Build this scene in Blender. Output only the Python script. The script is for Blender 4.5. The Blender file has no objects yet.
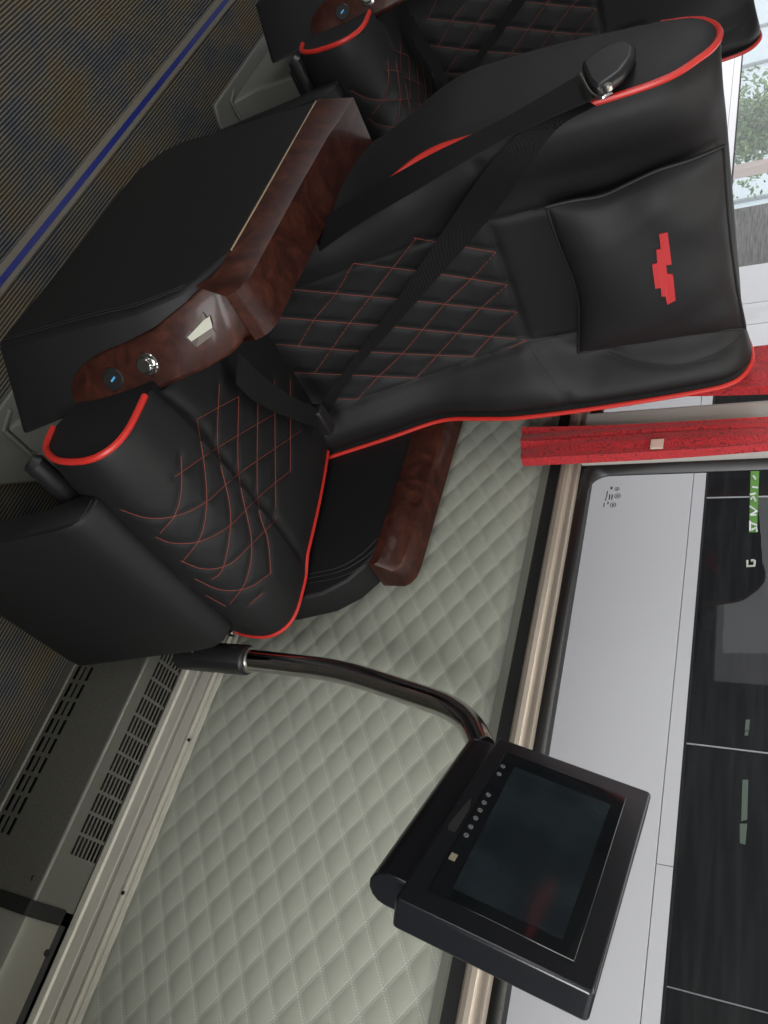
import bpy, math, random
import numpy as np
from mathutils import Vector, Matrix
from mathutils.bvhtree import BVHTree

random.seed(7)
C = bpy.context.scene.collection
SC = bpy.context.scene

# ------------------------------------------------------------------ camera
# bus axes: X forward, Y towards the window wall, Z up, floor at z = 0
FPX = 770.0
def nrm(v):
    v = np.array(v, float)
    return v / np.linalg.norm(v)
_X = -nrm([-1202, 396, FPX])
_Z = -nrm([23, -1426, FPX]); _Z = nrm(_Z - np.dot(_Z, _X) * _X)
_Y = np.cross(_Z, _X)
if _Y[2] < 0: _Y = -_Y
M = np.array([_X, _Y, _Z])
EYE = np.array([0, 0, 1.28])
cam_data = bpy.data.cameras.new('camera')
cam = bpy.data.objects.new('camera', cam_data); C.objects.link(cam)
cam_data.sensor_fit = 'VERTICAL'; cam_data.sensor_height = 36.0
cam_data.lens = FPX / 1024 * 36.0
cam_data.clip_start = 0.02; cam_data.clip_end = 200
cx, cy, cz = M[:, 1], -M[:, 0], -M[:, 2]
cam.matrix_world = Matrix(((cx[0], cy[0], cz[0], EYE[0]), (cx[1], cy[1], cz[1], EYE[1]),
                           (cx[2], cy[2], cz[2], EYE[2]), (0, 0, 0, 1)))
SC.camera = cam

# ------------------------------------------------------------------ light
SC.view_settings.view_transform = 'Standard'; SC.view_settings.look = 'None'
SC.view_settings.gamma = 1.0; SC.view_settings.use_curve_mapping = False
SC.view_settings.exposure = 0.0
W_ = bpy.data.worlds.new('world'); SC.world = W_; W_.use_nodes = True
bg = W_.node_tree.nodes['Background']
bg.inputs['Color'].default_value = (0.97, 0.97, 1.0, 1); bg.inputs['Strength'].default_value = 2.05
def area(name, loc, target, sx, sy, power, col):
    L = bpy.data.lights.new(name, 'AREA'); L.shape = 'RECTANGLE'; L.size = sx; L.size_y = sy
    L.energy = power; L.color = col
    o = bpy.data.objects.new(name, L); C.objects.link(o); o.location = loc
    d = Vector(target) - Vector(loc); o.rotation_euler = d.to_track_quat('-Z', 'Y').to_euler()
    return o
for wx in (-3.5, -2.3):                          # daylight through the windows further back on the other side
    area('window_daylight', (wx, -1.22, 1.28), (wx, 0, 1.1), 1.1, 0.66, 5.0, (0.95, 0.97, 1.0))
for i, wx in enumerate((-0.9, 0.5)):      # daylight through the windows of the other side
    area('window_daylight', (wx, -1.22, 1.44), (wx, 0, 1.0), 1.2, 0.4, 0.9, (1.0, 0.98, 0.94))
area('added_front_daylight', (1.36, 0.0, 1.38), (-1.0, 0.35, 0.9), 1.9, 0.7, 74.0, (0.99, 0.99, 1.0))      # added front light, standing for an unseen windscreen; bulkhead has no opening
area('overhead_fill_light', (-0.35, 0.72, 1.90), (-0.35, 0.90, 0), 1.6, 0.12, 7.0, (1.0, 0.97, 0.88))  # unseen overhead light added to brighten floor and wall

# ------------------------------------------------------------------ helpers
def ray(px, py):
    return M @ np.array([(py - 512) / FPX, (px - 384) / FPX, 1.0])
def aty(px, py, y):
    r = ray(px, py); return EYE + r * (y / r[1])
def atx(px, py, x):
    r = ray(px, py); return EYE + r * (x / r[0])
def atz(px, py, z):
    r = ray(px, py); return EYE + r * ((z - EYE[2]) / r[2])

ORIGIN = {}
class G:
    """collects polygons; build() links them as one mesh object"""
    def __init__(s): s.v = []; s.f = []
    def add(s, vs, fs):
        o = len(s.v); s.v += [tuple(map(float, p)) for p in vs]; s.f += [tuple(o + i for i in f) for f in fs]; return s
    def grid(s, rows, cu=False, cv=False):
        n, m = len(rows), len(rows[0]); vs = [p for r in rows for p in r]; fs = []
        for i in range(n if cu else n - 1):
            for j in range(m if cv else m - 1):
                a, b = i * m + j, i * m + (j + 1) % m
                c, d = ((i + 1) % n) * m + (j + 1) % m, ((i + 1) % n) * m + j
                fs.append((a, b, c, d))
        return s.add(vs, fs)
    def tube(s, path, r, n=10, closed=False, cap=True):
        P = [np.array(p, float) for p in path]; k = len(P); rows = []
        R = r if hasattr(r, '__len__') else [r] * k
        prev = None
        for i in range(k):
            a = P[(i - 1) % k] if (closed or i > 0) else P[i]; b = P[(i + 1) % k] if (closed or i < k - 1) else P[i]
            t = b - a; t /= (np.linalg.norm(t) + 1e-12)
            if prev is None:
                h = np.array([0, 0, 1.0]) if abs(t[2]) < .9 else np.array([1.0, 0, 0])
                u = np.cross(t, h)
            else:
                u = prev - t * np.dot(prev, t)
            u /= (np.linalg.norm(u) + 1e-12); w = np.cross(t, u); prev = u
            rows.append([P[i] + R[i] * (math.cos(2 * math.pi * j / n) * u + math.sin(2 * math.pi * j / n) * w) for j in range(n)])
        o = len(s.v); s.grid(rows, closed, True)
        if cap and not closed:
            s.f.append(tuple(o + j for j in range(n - 1, -1, -1))); s.f.append(tuple(o + (k - 1) * n + j for j in range(n)))
        return s
    def prism(s, poly, o, ax, ay, az, d0, d1):
        """2-D outline in the frame (ax, ay) pushed along az from d0 to d1"""
        o, ax, ay, az = map(lambda q: np.array(q, float), (o, ax, ay, az)); n = len(poly)
        A = [o + ax * p[0] + ay * p[1] + az * d0 for p in poly]; B = [o + ax * p[0] + ay * p[1] + az * d1 for p in poly]
        fs = [tuple(range(n - 1, -1, -1)), tuple(range(n, 2 * n))] + [(i, (i + 1) % n, n + (i + 1) % n, n + i) for i in range(n)]
        return s.add(A + B, fs)
    def box(s, lo, hi):
        (a, b, c), (d, e, f) = lo, hi
        return s.prism([(a, b), (d, b), (d, e), (a, e)], (0, 0, 0), (1, 0, 0), (0, 1, 0), (0, 0, 1), c, f)
    def lathe(s, o, ax, prof, n=24):
        o = np.array(o, float); t = nrm(ax); h = np.array([0, 0, 1.0]) if abs(t[2]) < .9 else np.array([1.0, 0, 0])
        u = nrm(np.cross(t, h)); w = np.cross(t, u)
        rows = [[o + t * z + r * (math.cos(2 * math.pi * j / n) * u + math.sin(2 * math.pi * j / n) * w) for j in range(n)] for r, z in prof]
        k = len(s.v); s.grid(rows, False, True)
        s.f.append(tuple(k + j for j in range(n))); s.f.append(tuple(k + (len(prof) - 1) * n + j for j in range(n)))
        return s
    def bvh(s): return BVHTree.FromPolygons([Vector(v) for v in s.v], s.f)
    def build(s, name, mat, parent=None, bevel=0, ang=35, sub=0, merge=True, solid=0, flat=False):
        org = ORIGIN.get(parent.name, (0, 0, 0)) if parent else (0, 0, 0)
        me = bpy.data.meshes.new(name)
        me.from_pydata([(x - org[0], y - org[1], z - org[2]) for x, y, z in s.v], [], s.f)
        import bmesh
        bm = bmesh.new(); bm.from_mesh(me)
        if merge: bmesh.ops.remove_doubles(bm, verts=bm.verts, dist=1e-5)
        bmesh.ops.recalc_face_normals(bm, faces=bm.faces)
        bm.to_mesh(me); bm.free()
        me.polygons.foreach_set('use_smooth', [not flat] * len(me.polygons))
        me.shade_flat() if flat else me.set_sharp_from_angle(angle=math.radians(ang))
        o = bpy.data.objects.new(name, me); C.objects.link(o)
        if mat: me.materials.append(mat)
        if parent: o.parent = parent; ORIGIN[o.name] = org
        if bevel:
            b = o.modifiers.new('bevel', 'BEVEL'); b.width = bevel; b.segments = 3; b.limit_method = 'ANGLE'; b.angle_limit = math.radians(40)
            b.harden_normals = False
        if solid:
            b = o.modifiers.new('solid', 'SOLIDIFY'); b.thickness = solid; b.offset = 0
        if sub:
            b = o.modifiers.new('sub', 'SUBSURF'); b.levels = sub; b.render_levels = sub
        return o
def empty(name, loc, label, cat, group=None):
    o = bpy.data.objects.new(name, None); C.objects.link(o); o.location = loc; o.empty_display_size = .05
    ORIGIN[o.name] = tuple(loc); tag(o, label, cat, group); return o
def tag(o, label, cat, group=None, kind=None):
    o['label'] = label; o['category'] = cat
    if group: o['group'] = group
    if kind: o['kind'] = kind
    return o
def struct(o, label=None, cat=None):
    o['kind'] = 'structure'
    if label: o['label'] = label; o['category'] = cat
    return o
def catmull(K, n):
    K = np.array(K, float); out = []
    E = np.vstack([2 * K[0] - K[1], K, 2 * K[-1] - K[-2]])
    for i in range(len(K) - 1):
        p0, p1, p2, p3 = E[i:i + 4]
        for j in range(n):
            t = j / n
            out.append(.5 * (2 * p1 + (p2 - p0) * t + (2 * p0 - 5 * p1 + 4 * p2 - p3) * t * t + (3 * p1 - p0 - 3 * p2 + p3) * t ** 3))
    out.append(K[-1]); return np.array(out)
def sstep(a, b, x):
    t = min(1, max(0, (x - a) / (b - a))); return t * t * (3 - 2 * t)
def cast(bvh, px, py, off=0.0):
    d = Vector(ray(px, py)); h = bvh.ray_cast(Vector(EYE), d)
    if h[0] is None: return None
    n = h[1] if h[1].dot(d) < 0 else -h[1]
    return np.array(h[0] + n * off), np.array(n)
def castline(bvh, pts, off, n=8):
    P = catmull([(a, b) for a, b in pts], n); out = []
    for a, b in P:
        h = cast(bvh, a, b, off)
        if h is not None: out.append(h[0])
    return out
def groove(g, lines, width, depth, inward):
    """press every vertex near a stitched line inwards"""
    V = np.array(g.v); D = np.full(len(V), 9.0)
    for L in lines:
        if len(L) < 2: continue
        L = np.array(L)
        for a, b in zip(L[:-1], L[1:]):
            ab = b - a; q = np.dot(ab, ab) + 1e-12
            t = np.clip(((V - a) @ ab) / q, 0, 1)
            D = np.minimum(D, np.linalg.norm(V - a - t[:, None] * ab, axis=1))
    V += np.array(inward)[None, :] * (depth * np.exp(-(D / width) ** 1.5))[:, None]
    g.v = [tuple(p) for p in V]

# ------------------------------------------------------------------ materials
class NT:
    def __init__(s, name):
        s.m = bpy.data.materials.new(name); s.m.use_nodes = True; s.t = s.m.node_tree
        s.b = s.t.nodes['Principled BSDF']
    def n(s, typ, **kw):
        o = s.t.nodes.new(typ)
        for k, v in kw.items(): setattr(o, k, v)
        return o
    def l(s, a, b): s.t.links.new(a, b)
    def set(s, **kw):
        names = dict(col='Base Color', rough='Roughness', metal='Metallic', coat='Coat Weight', coatr='Coat Roughness', spec='Specular IOR Level', alpha='Alpha', trans='Transmission Weight', emis='Emission Strength', ecol='Emission Color', ior='IOR', sheen='Sheen Weight')
        for k, v in kw.items():
            if isinstance(v, tuple) and len(v) == 3: v = v + (1,)
            s.b.inputs[names[k]].default_value = v
        return s
    def math(s, op, a, b=None, c=None):
        o = s.n('ShaderNodeMath', operation=op)
        for i, v in enumerate((a, b, c)):
            if v is None: continue
            if isinstance(v, (int, float)): o.inputs[i].default_value = v
            else: s.l(v, o.inputs[i])
        return o.outputs[0]
    def coord(s):
        c = s.n('ShaderNodeTexCoord'); x = s.n('ShaderNodeSeparateXYZ'); s.l(c.outputs['Object'], x.inputs[0])
        return c.outputs['Object'], x.outputs
    def noise(s, scale, detail=4, rough=.5, vec=None, dist=0):
        o = s.n('ShaderNodeTexNoise'); o.inputs['Scale'].default_value = scale; o.inputs['Detail'].default_value = detail
        o.inputs['Roughness'].default_value = rough; o.inputs['Distortion'].default_value = dist
        s.l(vec if vec is not None else s.coord()[0], o.inputs['Vector']); return o
    def ramp(s, fac, stops):
        o = s.n('ShaderNodeValToRGB'); e = o.color_ramp.elements
        while len(e) < len(stops): e.new(.5)
        for k, (p, c) in zip(e, stops): k.position = p; k.color = c + (1,)
        s.l(fac, o.inputs[0]); return o.outputs[0]
    def mix(s, fac, a, b):
        o = s.n('ShaderNodeMix', data_type='RGBA')
        for i, v in ((0, fac), (6, a), (7, b)):
            if isinstance(v, (int, float)): o.inputs[i].default_value = v
            elif isinstance(v, tuple): o.inputs[i].default_value = v + (1,)
            else: s.l(v, o.inputs[i])
        return o.outputs[2]
    def color(s, sock): s.l(sock, s.b.inputs['Base Color']); return s
    def bump(s, h, strength=.3, dist=.002):
        o = s.n('ShaderNodeBump'); o.inputs['Strength'].default_value = strength; o.inputs['Distance'].default_value = dist
        s.l(h, o.inputs['Height']); s.l(o.outputs[0], s.b.inputs['Normal']); return s
def plain(name, col, rough=.5, metal=0.0, coat=0.0, bump=0, bscale=300, spec=.5):
    t = NT(name).set(col=col, rough=rough, metal=metal, coat=coat, spec=spec)
    if bump: t.bump(t.noise(bscale, 3).outputs[0], bump, .001)
    return t.m
def leather(name, col, rough):
    t = NT(name).set(rough=rough, spec=.35)
    v = t.n('ShaderNodeTexVoronoi'); v.inputs['Scale'].default_value = 520; t.l(t.coord()[0], v.inputs['Vector'])
    n = t.noise(9, 3); t.color(t.mix(n.outputs[0], tuple(c * .85 for c in col), tuple(c * 1.15 for c in col)))
    w = t.noise(14, 2)
    h = t.math('ADD', t.math('MULTIPLY', v.outputs['Distance'], .25), t.math('MULTIPLY', w.outputs[0], 2.5))
    t.bump(h, .22, .002); return t.m
M_LEATHER = leather('black_leather', (.0068, .0068, .0075), .60)
M_LEATHER2 = M_LEATHER
M_PIPE = plain('red_piping', (.50, .024, .017), .42)
M_STITCH = plain('red_stitch', (.22, .04, .025), .7)
M_SEAM = plain('black_thread', (.02, .02, .021), .6)
M_TAN = plain('beige_thread', (.32, .24, .15), .6)
M_PLAST = plain('black_plastic', (.012, .012, .013), .38, bump=.1, bscale=900)
M_GLOSS = plain('gloss_black_plastic', (.008, .009, .011), .22, bump=.03, bscale=200)
M_GLASSB = plain('black_panel_glass', (.006, .007, .008), .06)
def mk_screen():
    t = NT('screen_glass').set(rough=.1)
    n = t.noise(14, 3); t.color(t.ramp(n.outputs[0], [(.4, (.010, .014, .017)), (.7, (.018, .026, .030))])); return t.m
M_SCREEN = mk_screen()
M_CHROME = plain('chrome', (.55, .54, .53), .08, 1.0)
M_STEEL = plain('brushed_steel', (.5, .49, .46), .3, 1.0)
M_ALU = plain('anodised_aluminium', (.60, .585, .51), .42, .25, bump=.06, bscale=500)
M_GREYMETAL = plain('grey_painted_steel', (.13, .133, .118), .5, bump=.12, bscale=700)
def mk_heater(name, k):
    t = NT(name).set(rough=.42, metal=.35)
    n = t.noise(420, 4, .7); t.color(t.ramp(n.outputs[0], [(.3, (.085 * k, .085 * k, .074 * k)), (.75, (.19 * k, .19 * k, .165 * k))]))
    t.bump(n.outputs[0], .35, .001); return t.m
M_HEAT = mk_heater('speckled_grey_sheet', 1.0)
M_HEAT2 = plain('bare_grey_sheet', (.17, .17, .15), .36, .5, bump=.05, bscale=150)
M_BEIGE = plain('beige_coated_rail', (.40, .345, .285), .36, .35)
M_PILLAR = plain('grey_beige_pillar', (.40, .385, .355), .55)
M_BLACK = plain('black_rubber', (.006, .006, .006), .7)
M_FRIT = plain('black_window_border', (.008, .008, .008), .35)
M_EDGE = plain('grey_edge_strip', (.12, .125, .105), .5)
M_WHITE = plain('white_print', (.75, .75, .75), .5)
M_BELT = None
def mk_belt():
    t = NT('black_webbing').set(rough=.75, spec=.22)
    _, x = t.coord()
    w = t.n('ShaderNodeTexWave'); w.inputs['Scale'].default_value = 260; w.inputs['Distortion'].default_value = .4
    t.l(t.coord()[0], w.inputs['Vector']); t.color(t.mix(w.outputs[0], (.0015, .0015, .0016), (.0045, .0045, .0048)))
    t.bump(w.outputs[0], .4, .001); return t.m
M_BELT = mk_belt()
def mk_wood():
    t = NT('burl_wood_lacquer').set(rough=.40, coat=.10, coatr=.1, spec=.25)
    n1 = t.noise(16, 6, .6, dist=2.2); n2 = t.noise(60, 5, .65, dist=1.2)
    f = t.math('ADD', t.math('MULTIPLY', n1.outputs[0], .65), t.math('MULTIPLY', n2.outputs[0], .35))
    t.color(t.ramp(f, [(.33, (.012, .0035, .0025)), (.47, (.028, .0075, .0048)), (.58, (.046, .013, .0075)), (.72, (.075, .024, .012))]))
    return t.m
M_WOOD = mk_wood()
QX, QZ, X0, Z0 = .0361, .0253, -.1262, .6453
def mk_quilt():
    t = NT('pale_quilted_leather').set(rough=.5)
    v, x = t.coord()
    a = t.math('DIVIDE', t.math('SUBTRACT', x[0], X0), QX); b = t.math('DIVIDE', t.math('SUBTRACT', x[2], Z0), QZ)
    p = t.math('MULTIPLY', t.math('ADD', a, b), .5); q = t.math('MULTIPLY', t.math('SUBTRACT', a, b), .5)
    def tri(s):  # distance to the nearest whole number
        return t.math('ABSOLUTE', t.math('SUBTRACT', s, t.math('ROUND', s)))
    dp, dq = tri(p), tri(q)
    def stitch(d, along):
        band = t.math('LESS_THAN', t.math('ABSOLUTE', t.math('SUBTRACT', d, .055)), .016)
        dots = t.math('GREATER_THAN', t.math('SINE', t.math('MULTIPLY', along, 2 * math.pi * 11)), .0)
        return t.math('MULTIPLY', band, dots)
    s = t.math('MAXIMUM', stitch(dp, q), stitch(dq, p))
    n = t.noise(6, 3)
    base = t.mix(n.outputs[0], (.285, .296, .248), (.312, .323, .27))
    t.color(t.mix(s, base, (.44, .45, .40)))
    t.bump(t.math('ADD', t.math('MULTIPLY', t.noise(600, 2).outputs[0], .3), t.math('MULTIPLY', s, .8)), .25, .001)
    return t.m
M_QUILT = mk_quilt()
def mk_carpet():
    t = NT('ribbed_carpet').set(rough=.95, spec=.1)
    v, x = t.coord()
    wob = t.noise(40, 2); ph = t.math('ADD', t.math('MULTIPLY', x[1], 1 / .0064), t.math('MULTIPLY', wob.outputs[0], .22))
    f = t.math('FRACT', ph); rib = t.math('ABSOLUTE', t.math('SUBTRACT', f, .5))      # 0 at the raised yarn
    line = t.math('LESS_THAN', rib, .17)
    mp = t.n('ShaderNodeMapping'); mp.inputs['Scale'].default_value = (5.0, 9.0, 1); t.l(v, mp.inputs[0])
    n = t.noise(1.3, 3, .6, vec=mp.outputs[0])
    yarn = t.ramp(n.outputs[0], [(.34, (.19, .20, .21)), (.46, (.27, .255, .225)), (.56, (.32, .275, .19)), (.70, (.32, .23, .13))])
    dark = t.ramp(n.outputs[0], [(.36, (.036, .042, .052)), (.55, (.06, .055, .045)), (.7, (.07, .058, .04))])
    fine = t.noise(900, 2)
    c = t.mix(line, dark, yarn); t.color(t.mix(t.math('MULTIPLY', fine.outputs[0], .6), c, (.012, .012, .012)))
    t.bump(t.math('ADD', t.math('MULTIPLY', line, .6), fine.outputs[0]), .8, .003); return t.m
M_CARPET = mk_carpet()
def mk_curtain():
    t = NT('red_damask').set(rough=.62, sheen=.2)
    v, x = t.coord()
    n = t.noise(55, 1, .4, vec=v); r = t.math('FRACT', t.math('MULTIPLY', n.outputs[0], 9))
    s = t.math('LESS_THAN', t.math('ABSOLUTE', t.math('SUBTRACT', r, .5)), .14)
    t.color(t.mix(s, (.42, .010, .015), (.19, .003, .007))); t.bump(s, .4, .001); return t.m
M_CURT = mk_curtain()
def mk_glass(name, tint):
    t = NT(name); t.t.nodes.remove(t.b)
    tr = t.n('ShaderNodeBsdfTransparent'); tr.inputs[0].default_value = tint + (1,)
    gl = t.n('ShaderNodeBsdfGlossy'); gl.inputs['Roughness'].default_value = .02
    lw = t.n('ShaderNodeLayerWeight'); fc = t.math('ADD', t.math('MULTIPLY', t.math('POWER', lw.outputs['Facing'], 4.0), .35), .02)
    mx = t.n('ShaderNodeMixShader'); t.l(fc, mx.inputs[0]); t.l(tr.outputs[0], mx.inputs[1]); t.l(gl.outputs[0], mx.inputs[2])
    t.l(mx.outputs[0], t.t.nodes['Material Output'].inputs[0]); return t.m
M_GLASS = mk_glass('window_glass', (.93, .95, .95))
M_BUSWHITE = plain('white_bus_paint', (.60, .585, .60), .3, coat=.3)
def mk_tint():
    t = NT('tinted_bus_glass').set(rough=.28, spec=.05)
    mp = t.n('ShaderNodeMapping'); mp.inputs['Scale'].default_value = (1.5, 1, 16); t.l(t.coord()[0], mp.inputs[0])
    n = t.noise(3, 4, .6, vec=mp.outputs[0]); t.color(t.ramp(n.outputs[0], [(.4, (.013, .014, .015)), (.7, (.024, .024, .025))])); return t.m
M_TINT = mk_tint()

# ------------------------------------------------------------------ the setting
WY = 1.128
XA, XB = -4.2, 1.4
struct(G().box((XA, -1.25, -.05), (XB, WY + .05, 0)).build('floor', M_CARPET), 'ribbed grey and brown carpet over the bus floor', 'floor')
g = G().box((XA, .459, -.001), (XB, .4716, .003)).box((XA, .4836, -.001), (XB, .4927, .003))
aisle = struct(g.build('trim_1', plain('beige_strip', (.16, .145, .115), .6, bump=.1)), 'beige aisle edge strip with a blue inlay along the carpet', 'floor strip')
G().box((XA, .4716, -.001), (XB, .4836, .0025)).build('inlay', plain('blue_strip', (.012, .022, .17), .45), aisle)
# quilted wall panel: padded diamonds modelled in the mesh
g = G(); rows = []
def puff(x, z):
    a, b = (x - X0) / QX, (z - Z0) / QZ; p, q = (a + b) / 2, (a - b) / 2
    s = abs(math.sin(math.pi * p) * math.sin(math.pi * q))
    return .0046 * s ** .32 * sstep(.285, .296, z)
xs = np.arange(-1.25, .42, .0044); zs = np.linspace(.278, .852, 132)
for z in zs: rows.append([(x, WY - puff(x, z), z) for x in xs])
g.grid(rows)
g.add([(XA, WY, .278), (xs[0], WY, .278), (xs[0], WY, .852), (XA, WY, .852)], [(0, 1, 2, 3)])
g.add([(xs[-1], WY, .278), (XB, WY, .278), (XB, WY, .852), (xs[-1], WY, .852)], [(0, 1, 2, 3)])
struct(g.build('wall_left', M_QUILT, ang=80, merge=False), 'pale green grey wall panel quilted in diamonds below the window', 'wall')
struct(G().box((XA, WY + .012, -.5), (XB, WY + .05, .93)).build('wall_shell', plain('reflection_dimming_paint', (.03, .03, .032), .4)))  # outer face made dark so the parked bus's windows reflect less
def extr(name, prof, mat, parent=None, x0=XA, x1=XB, ang=25):
    return G().prism(prof, (0, 0, 0), (0, 1, 0), (0, 0, 1), (1, 0, 0), x0, x1).build(name, mat, parent, ang=ang)
rail = [(1.135, .195), (1.112, .195), (1.109, .199), (1.109, .211), (1.113, .214), (1.113, .236), (1.1135, .2365), (1.127, .238), (1.127, .246),
        (1.1135, .2475), (1.113, .248), (1.113, .269), (1.126, .2695), (1.126, .2735), (1.113, .274), (1.113, .277), (1.125, .2775), (1.125, .2805), (1.121, .2815), (1.1225, .287), (1.135, .288)]
r = struct(extr('baseboard_left', rail, M_ALU, ang=12), 'ribbed aluminium rail along the foot of the quilted wall', 'rail')
for (px, py) in ((189, 740), (123, 893)):
    p = aty(px, py, 1.113); G().lathe(p, (0, -1, 0), [(.0001, .0018), (.003, .0015), (.0035, 0)], 12).build('screw', M_BLACK, r)
extr('edge_strip', [(1.135, .846), (1.118, .847), (1.118, .858), (1.135, .860)], M_EDGE)
bpy.data.objects['edge_strip'].name = 'trim_2'; struct(bpy.data.objects['trim_2'], 'narrow grey strip capping the quilted wall', 'trim')
struct(extr('trim_3', [(1.14, .857), (1.126, .857), (1.126, .887), (1.14, .887)], M_BLACK), 'black rubber band under the window rail', 'trim')
struct(extr('trim_4', [(1.14, .882), (1.120, .882), (1.116, .886), (1.114, .893), (1.1155, .900), (1.119, .904), (1.1235, .906), (1.1235, .911), (1.120, .912), (1.120, .9155), (1.124, .917), (1.14, .918)], M_BEIGE),
       'beige metal sill rail running along under the windows', 'rail')
# windows: pane with a black printed border that has rounded corners
def window(name, xa, xb, za, zb, hx0, hx1, hz0, hz1, rad, label):
    out = [(xa, za), (xb, za), (xb, zb), (xa, zb)]
    hole = []
    for (cx_, cz_, a0) in ((hx0 + rad, hz0 + rad, 180), (hx1 - rad, hz0 + rad, 270), (hx1 - rad, hz1 - rad, 0), (hx0 + rad, hz1 - rad, 90)):
        for k in range(9):
            a = math.radians(a0 + 90 * k / 8); hole.append((cx_ + rad * math.cos(a), cz_ + rad * math.sin(a)))
    vs = [(x, WY + .006, z) for x, z in out] + [(x, WY + .006, z) for x, z in hole]; fs = []
    for c in range(4):
        b = 4 + 9 * c
        for k in range(8): fs.append((c, b + k, b + k + 1))
        fs.append((c, b + 8, 4 + (9 * (c + 1)) % 36, (c + 1) % 4))
    f = G().add(vs, fs).build(name, M_FRIT, solid=.004)
    struct(f, label, 'window')
    G().add([(xa, WY + .012, za), (xb, WY + .012, za), (xb, WY + .012, zb), (xa, WY + .012, zb)], [(0, 1, 2, 3)]).build('pane', M_GLASS, f)
    return f
win = window('window_1', -.99, XB, .90, 1.80, -.905, XB - .1, .937, 1.74, .036, 'bus window with rounded black border in front of the white bus')
win2 = window('window_2', XA, -.99, .90, 1.80, XA + .1, -1.046, .937, 1.74, .036, 'bus window behind the seat and the farther curtain')
pl = struct(G().box((-1.036, 1.100, .917), (-.925, WY + .003, 1.82)).build('wall_pillar', M_PILLAR, bevel=.006), 'grey beige pillar between the two windows behind the red curtains', 'pillar')
p = aty(640, 428, 1.1); G().lathe(p, (0, -1, 0), [(.0001, .003), (.004, .0025), (.0055, 0)], 16).build('screw', M_PILLAR, pl)
# glass mark
g = G(); o = WY + .0095
def gm(px, py, w, h, ring=False):
    c = aty(px, py, o)
    if ring:
        n = 20
        for r0, r1 in ((w, w * .72),):
            vs = [(c[0] + r * math.cos(2 * math.pi * k / n), o, c[2] + r * math.sin(2 * math.pi * k / n)) for r in (r0, r1) for k in range(n)]
            g.add(vs, [(k, (k + 1) % n, n + (k + 1) % n, n + k) for k in range(n)])
        g.add([(c[0] - w * .35, o, c[2] - w * .35), (c[0] + w * .35, o, c[2] - w * .35), (c[0] + w * .35, o, c[2] + w * .35), (c[0] - w * .35, o, c[2] + w * .35)], [(0, 1, 2, 3)])
    else:
        g.add([(c[0] - w, o, c[2] - h), (c[0] + w, o, c[2] - h), (c[0] + w, o, c[2] + h), (c[0] - w, o, c[2] + h)], [(0, 1, 2, 3)])
gm(617, 489, .0045, 0, True); gm(617.5, 496, .0058, 0, True); gm(613, 505, .0055, 0, True)
for (px, py, w, h) in ((611.5, 488, .003, .002), (612, 497, .006, .0012), (609.5, 497, .006, .0012), (607, 494, .007, .0010), (605.8, 499, .004, .0010), (608, 503, .003, .0012), (604, 505, .005, .0010)): gm(px, py, w, h)
g.build('glass_marking', plain('grey_print', (.05, .045, .05), .6), win, merge=False)
# shell behind the camera
struct(G().box((XA, -1.25, 1.95), (XB, WY + .05, 2.0)).build('ceiling', plain('ceiling_panel', (.55, .54, .5), .7)), 'pale ceiling of the bus', 'ceiling')
struct(G().box((XA, WY - .02, 1.80), (XB, WY + .05, 1.95)).build('trim_5', M_PILLAR), 'panel over the windows', 'trim')
g = G().box((-1.6, -1.3, 0), (XB, -1.25, 1.25)).box((XA, -1.3, 0), (-1.6, -1.25, .92)).box((XA, -1.3, 1.65), (XB, -1.25, 2.0))  # opening heights set for the light they let in
for x in (-4.1, -2.95, -1.6, -.2, 1.15): g.box((x, -1.3, .92 if x < -1.7 else 1.25), (x + .1, -1.25, 1.65))
struct(g.build('wall_right', plain('pale_wall', (.32, .33, .28), .6)), 'opposite wall of the bus with its window openings', 'wall')
struct(G().box((XA - .05, -1.3, 0), (XA, WY + .05, 2.0)).build('wall_back', plain('rear_wall', (.2, .2, .19), .6)), 'rear end wall of the bus', 'wall')
struct(G().box((XB, -1.3, 0), (XB + .05, WY + .05, 2.0)).build('wall_front', plain('front_wall', (.2, .2, .19), .6)), 'front bulkhead of the bus', 'wall')

struct(G().box((.62, -1.25, 0), (.66, WY + .01, .90)).build('wall_light_block', plain('light_block_grey', (.2, .2, .19), .6)), 'added half height light screen ahead of the front row, out of view', 'wall')  # added out of view to block low light from the front
# ------------------------------------------------------------------ heater covers
def slotted(g, u0, u1, v0, v1, slots, f):
    """flat sheet in (u, v) with rectangular slots left open"""
    us = sorted({u0, u1} | {s[0] for s in slots} | {s[1] for s in slots}); vs = sorted({v0, v1} | {s[2] for s in slots} | {s[3] for s in slots})
    idx = {}; V = []; F = []
    def vid(a, b):
        if (a, b) not in idx: idx[(a, b)] = len(V); V.append(f(a, b))
        return idx[(a, b)]
    for a, b in zip(us[:-1], us[1:]):
        for c, d in zip(vs[:-1], vs[1:]):
            mu, mv = (a + b) / 2, (c + d) / 2
            if any(s[0] < mu < s[1] and s[2] < mv < s[3] for s in slots): continue
            F.append((vid(a, c), vid(b, c), vid(b, d), vid(a, d)))
    g.add(V, F)
HY, HZ = 1.016, .195
ht = empty('heater_cover', (-.6, 1.06, 0), 'speckled grey slotted heater cover on the floor along the quilted wall', 'heater')
sl_t, sl_f = [], []
for k in range(32):
    x = -.098 - .0359 * k
    for j in range(7):
        sl_t.append((x + .002, x + .0325, 1.045 + .0097 * j, 1.0508 + .0097 * j))
    if True:
        for j in range(2):
            sl_f.append((x + .004, x + .0325, .028 + .034 * j, .038 + .034 * j))
        sl_f.append((x + .004, x + .0325, .046, .053))
g = G(); slotted(g, -1.35, .016, .022, HZ - .004, sl_f, lambda a, b: (a, HY, b))
for k in range(1, 5):
    pass
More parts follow.
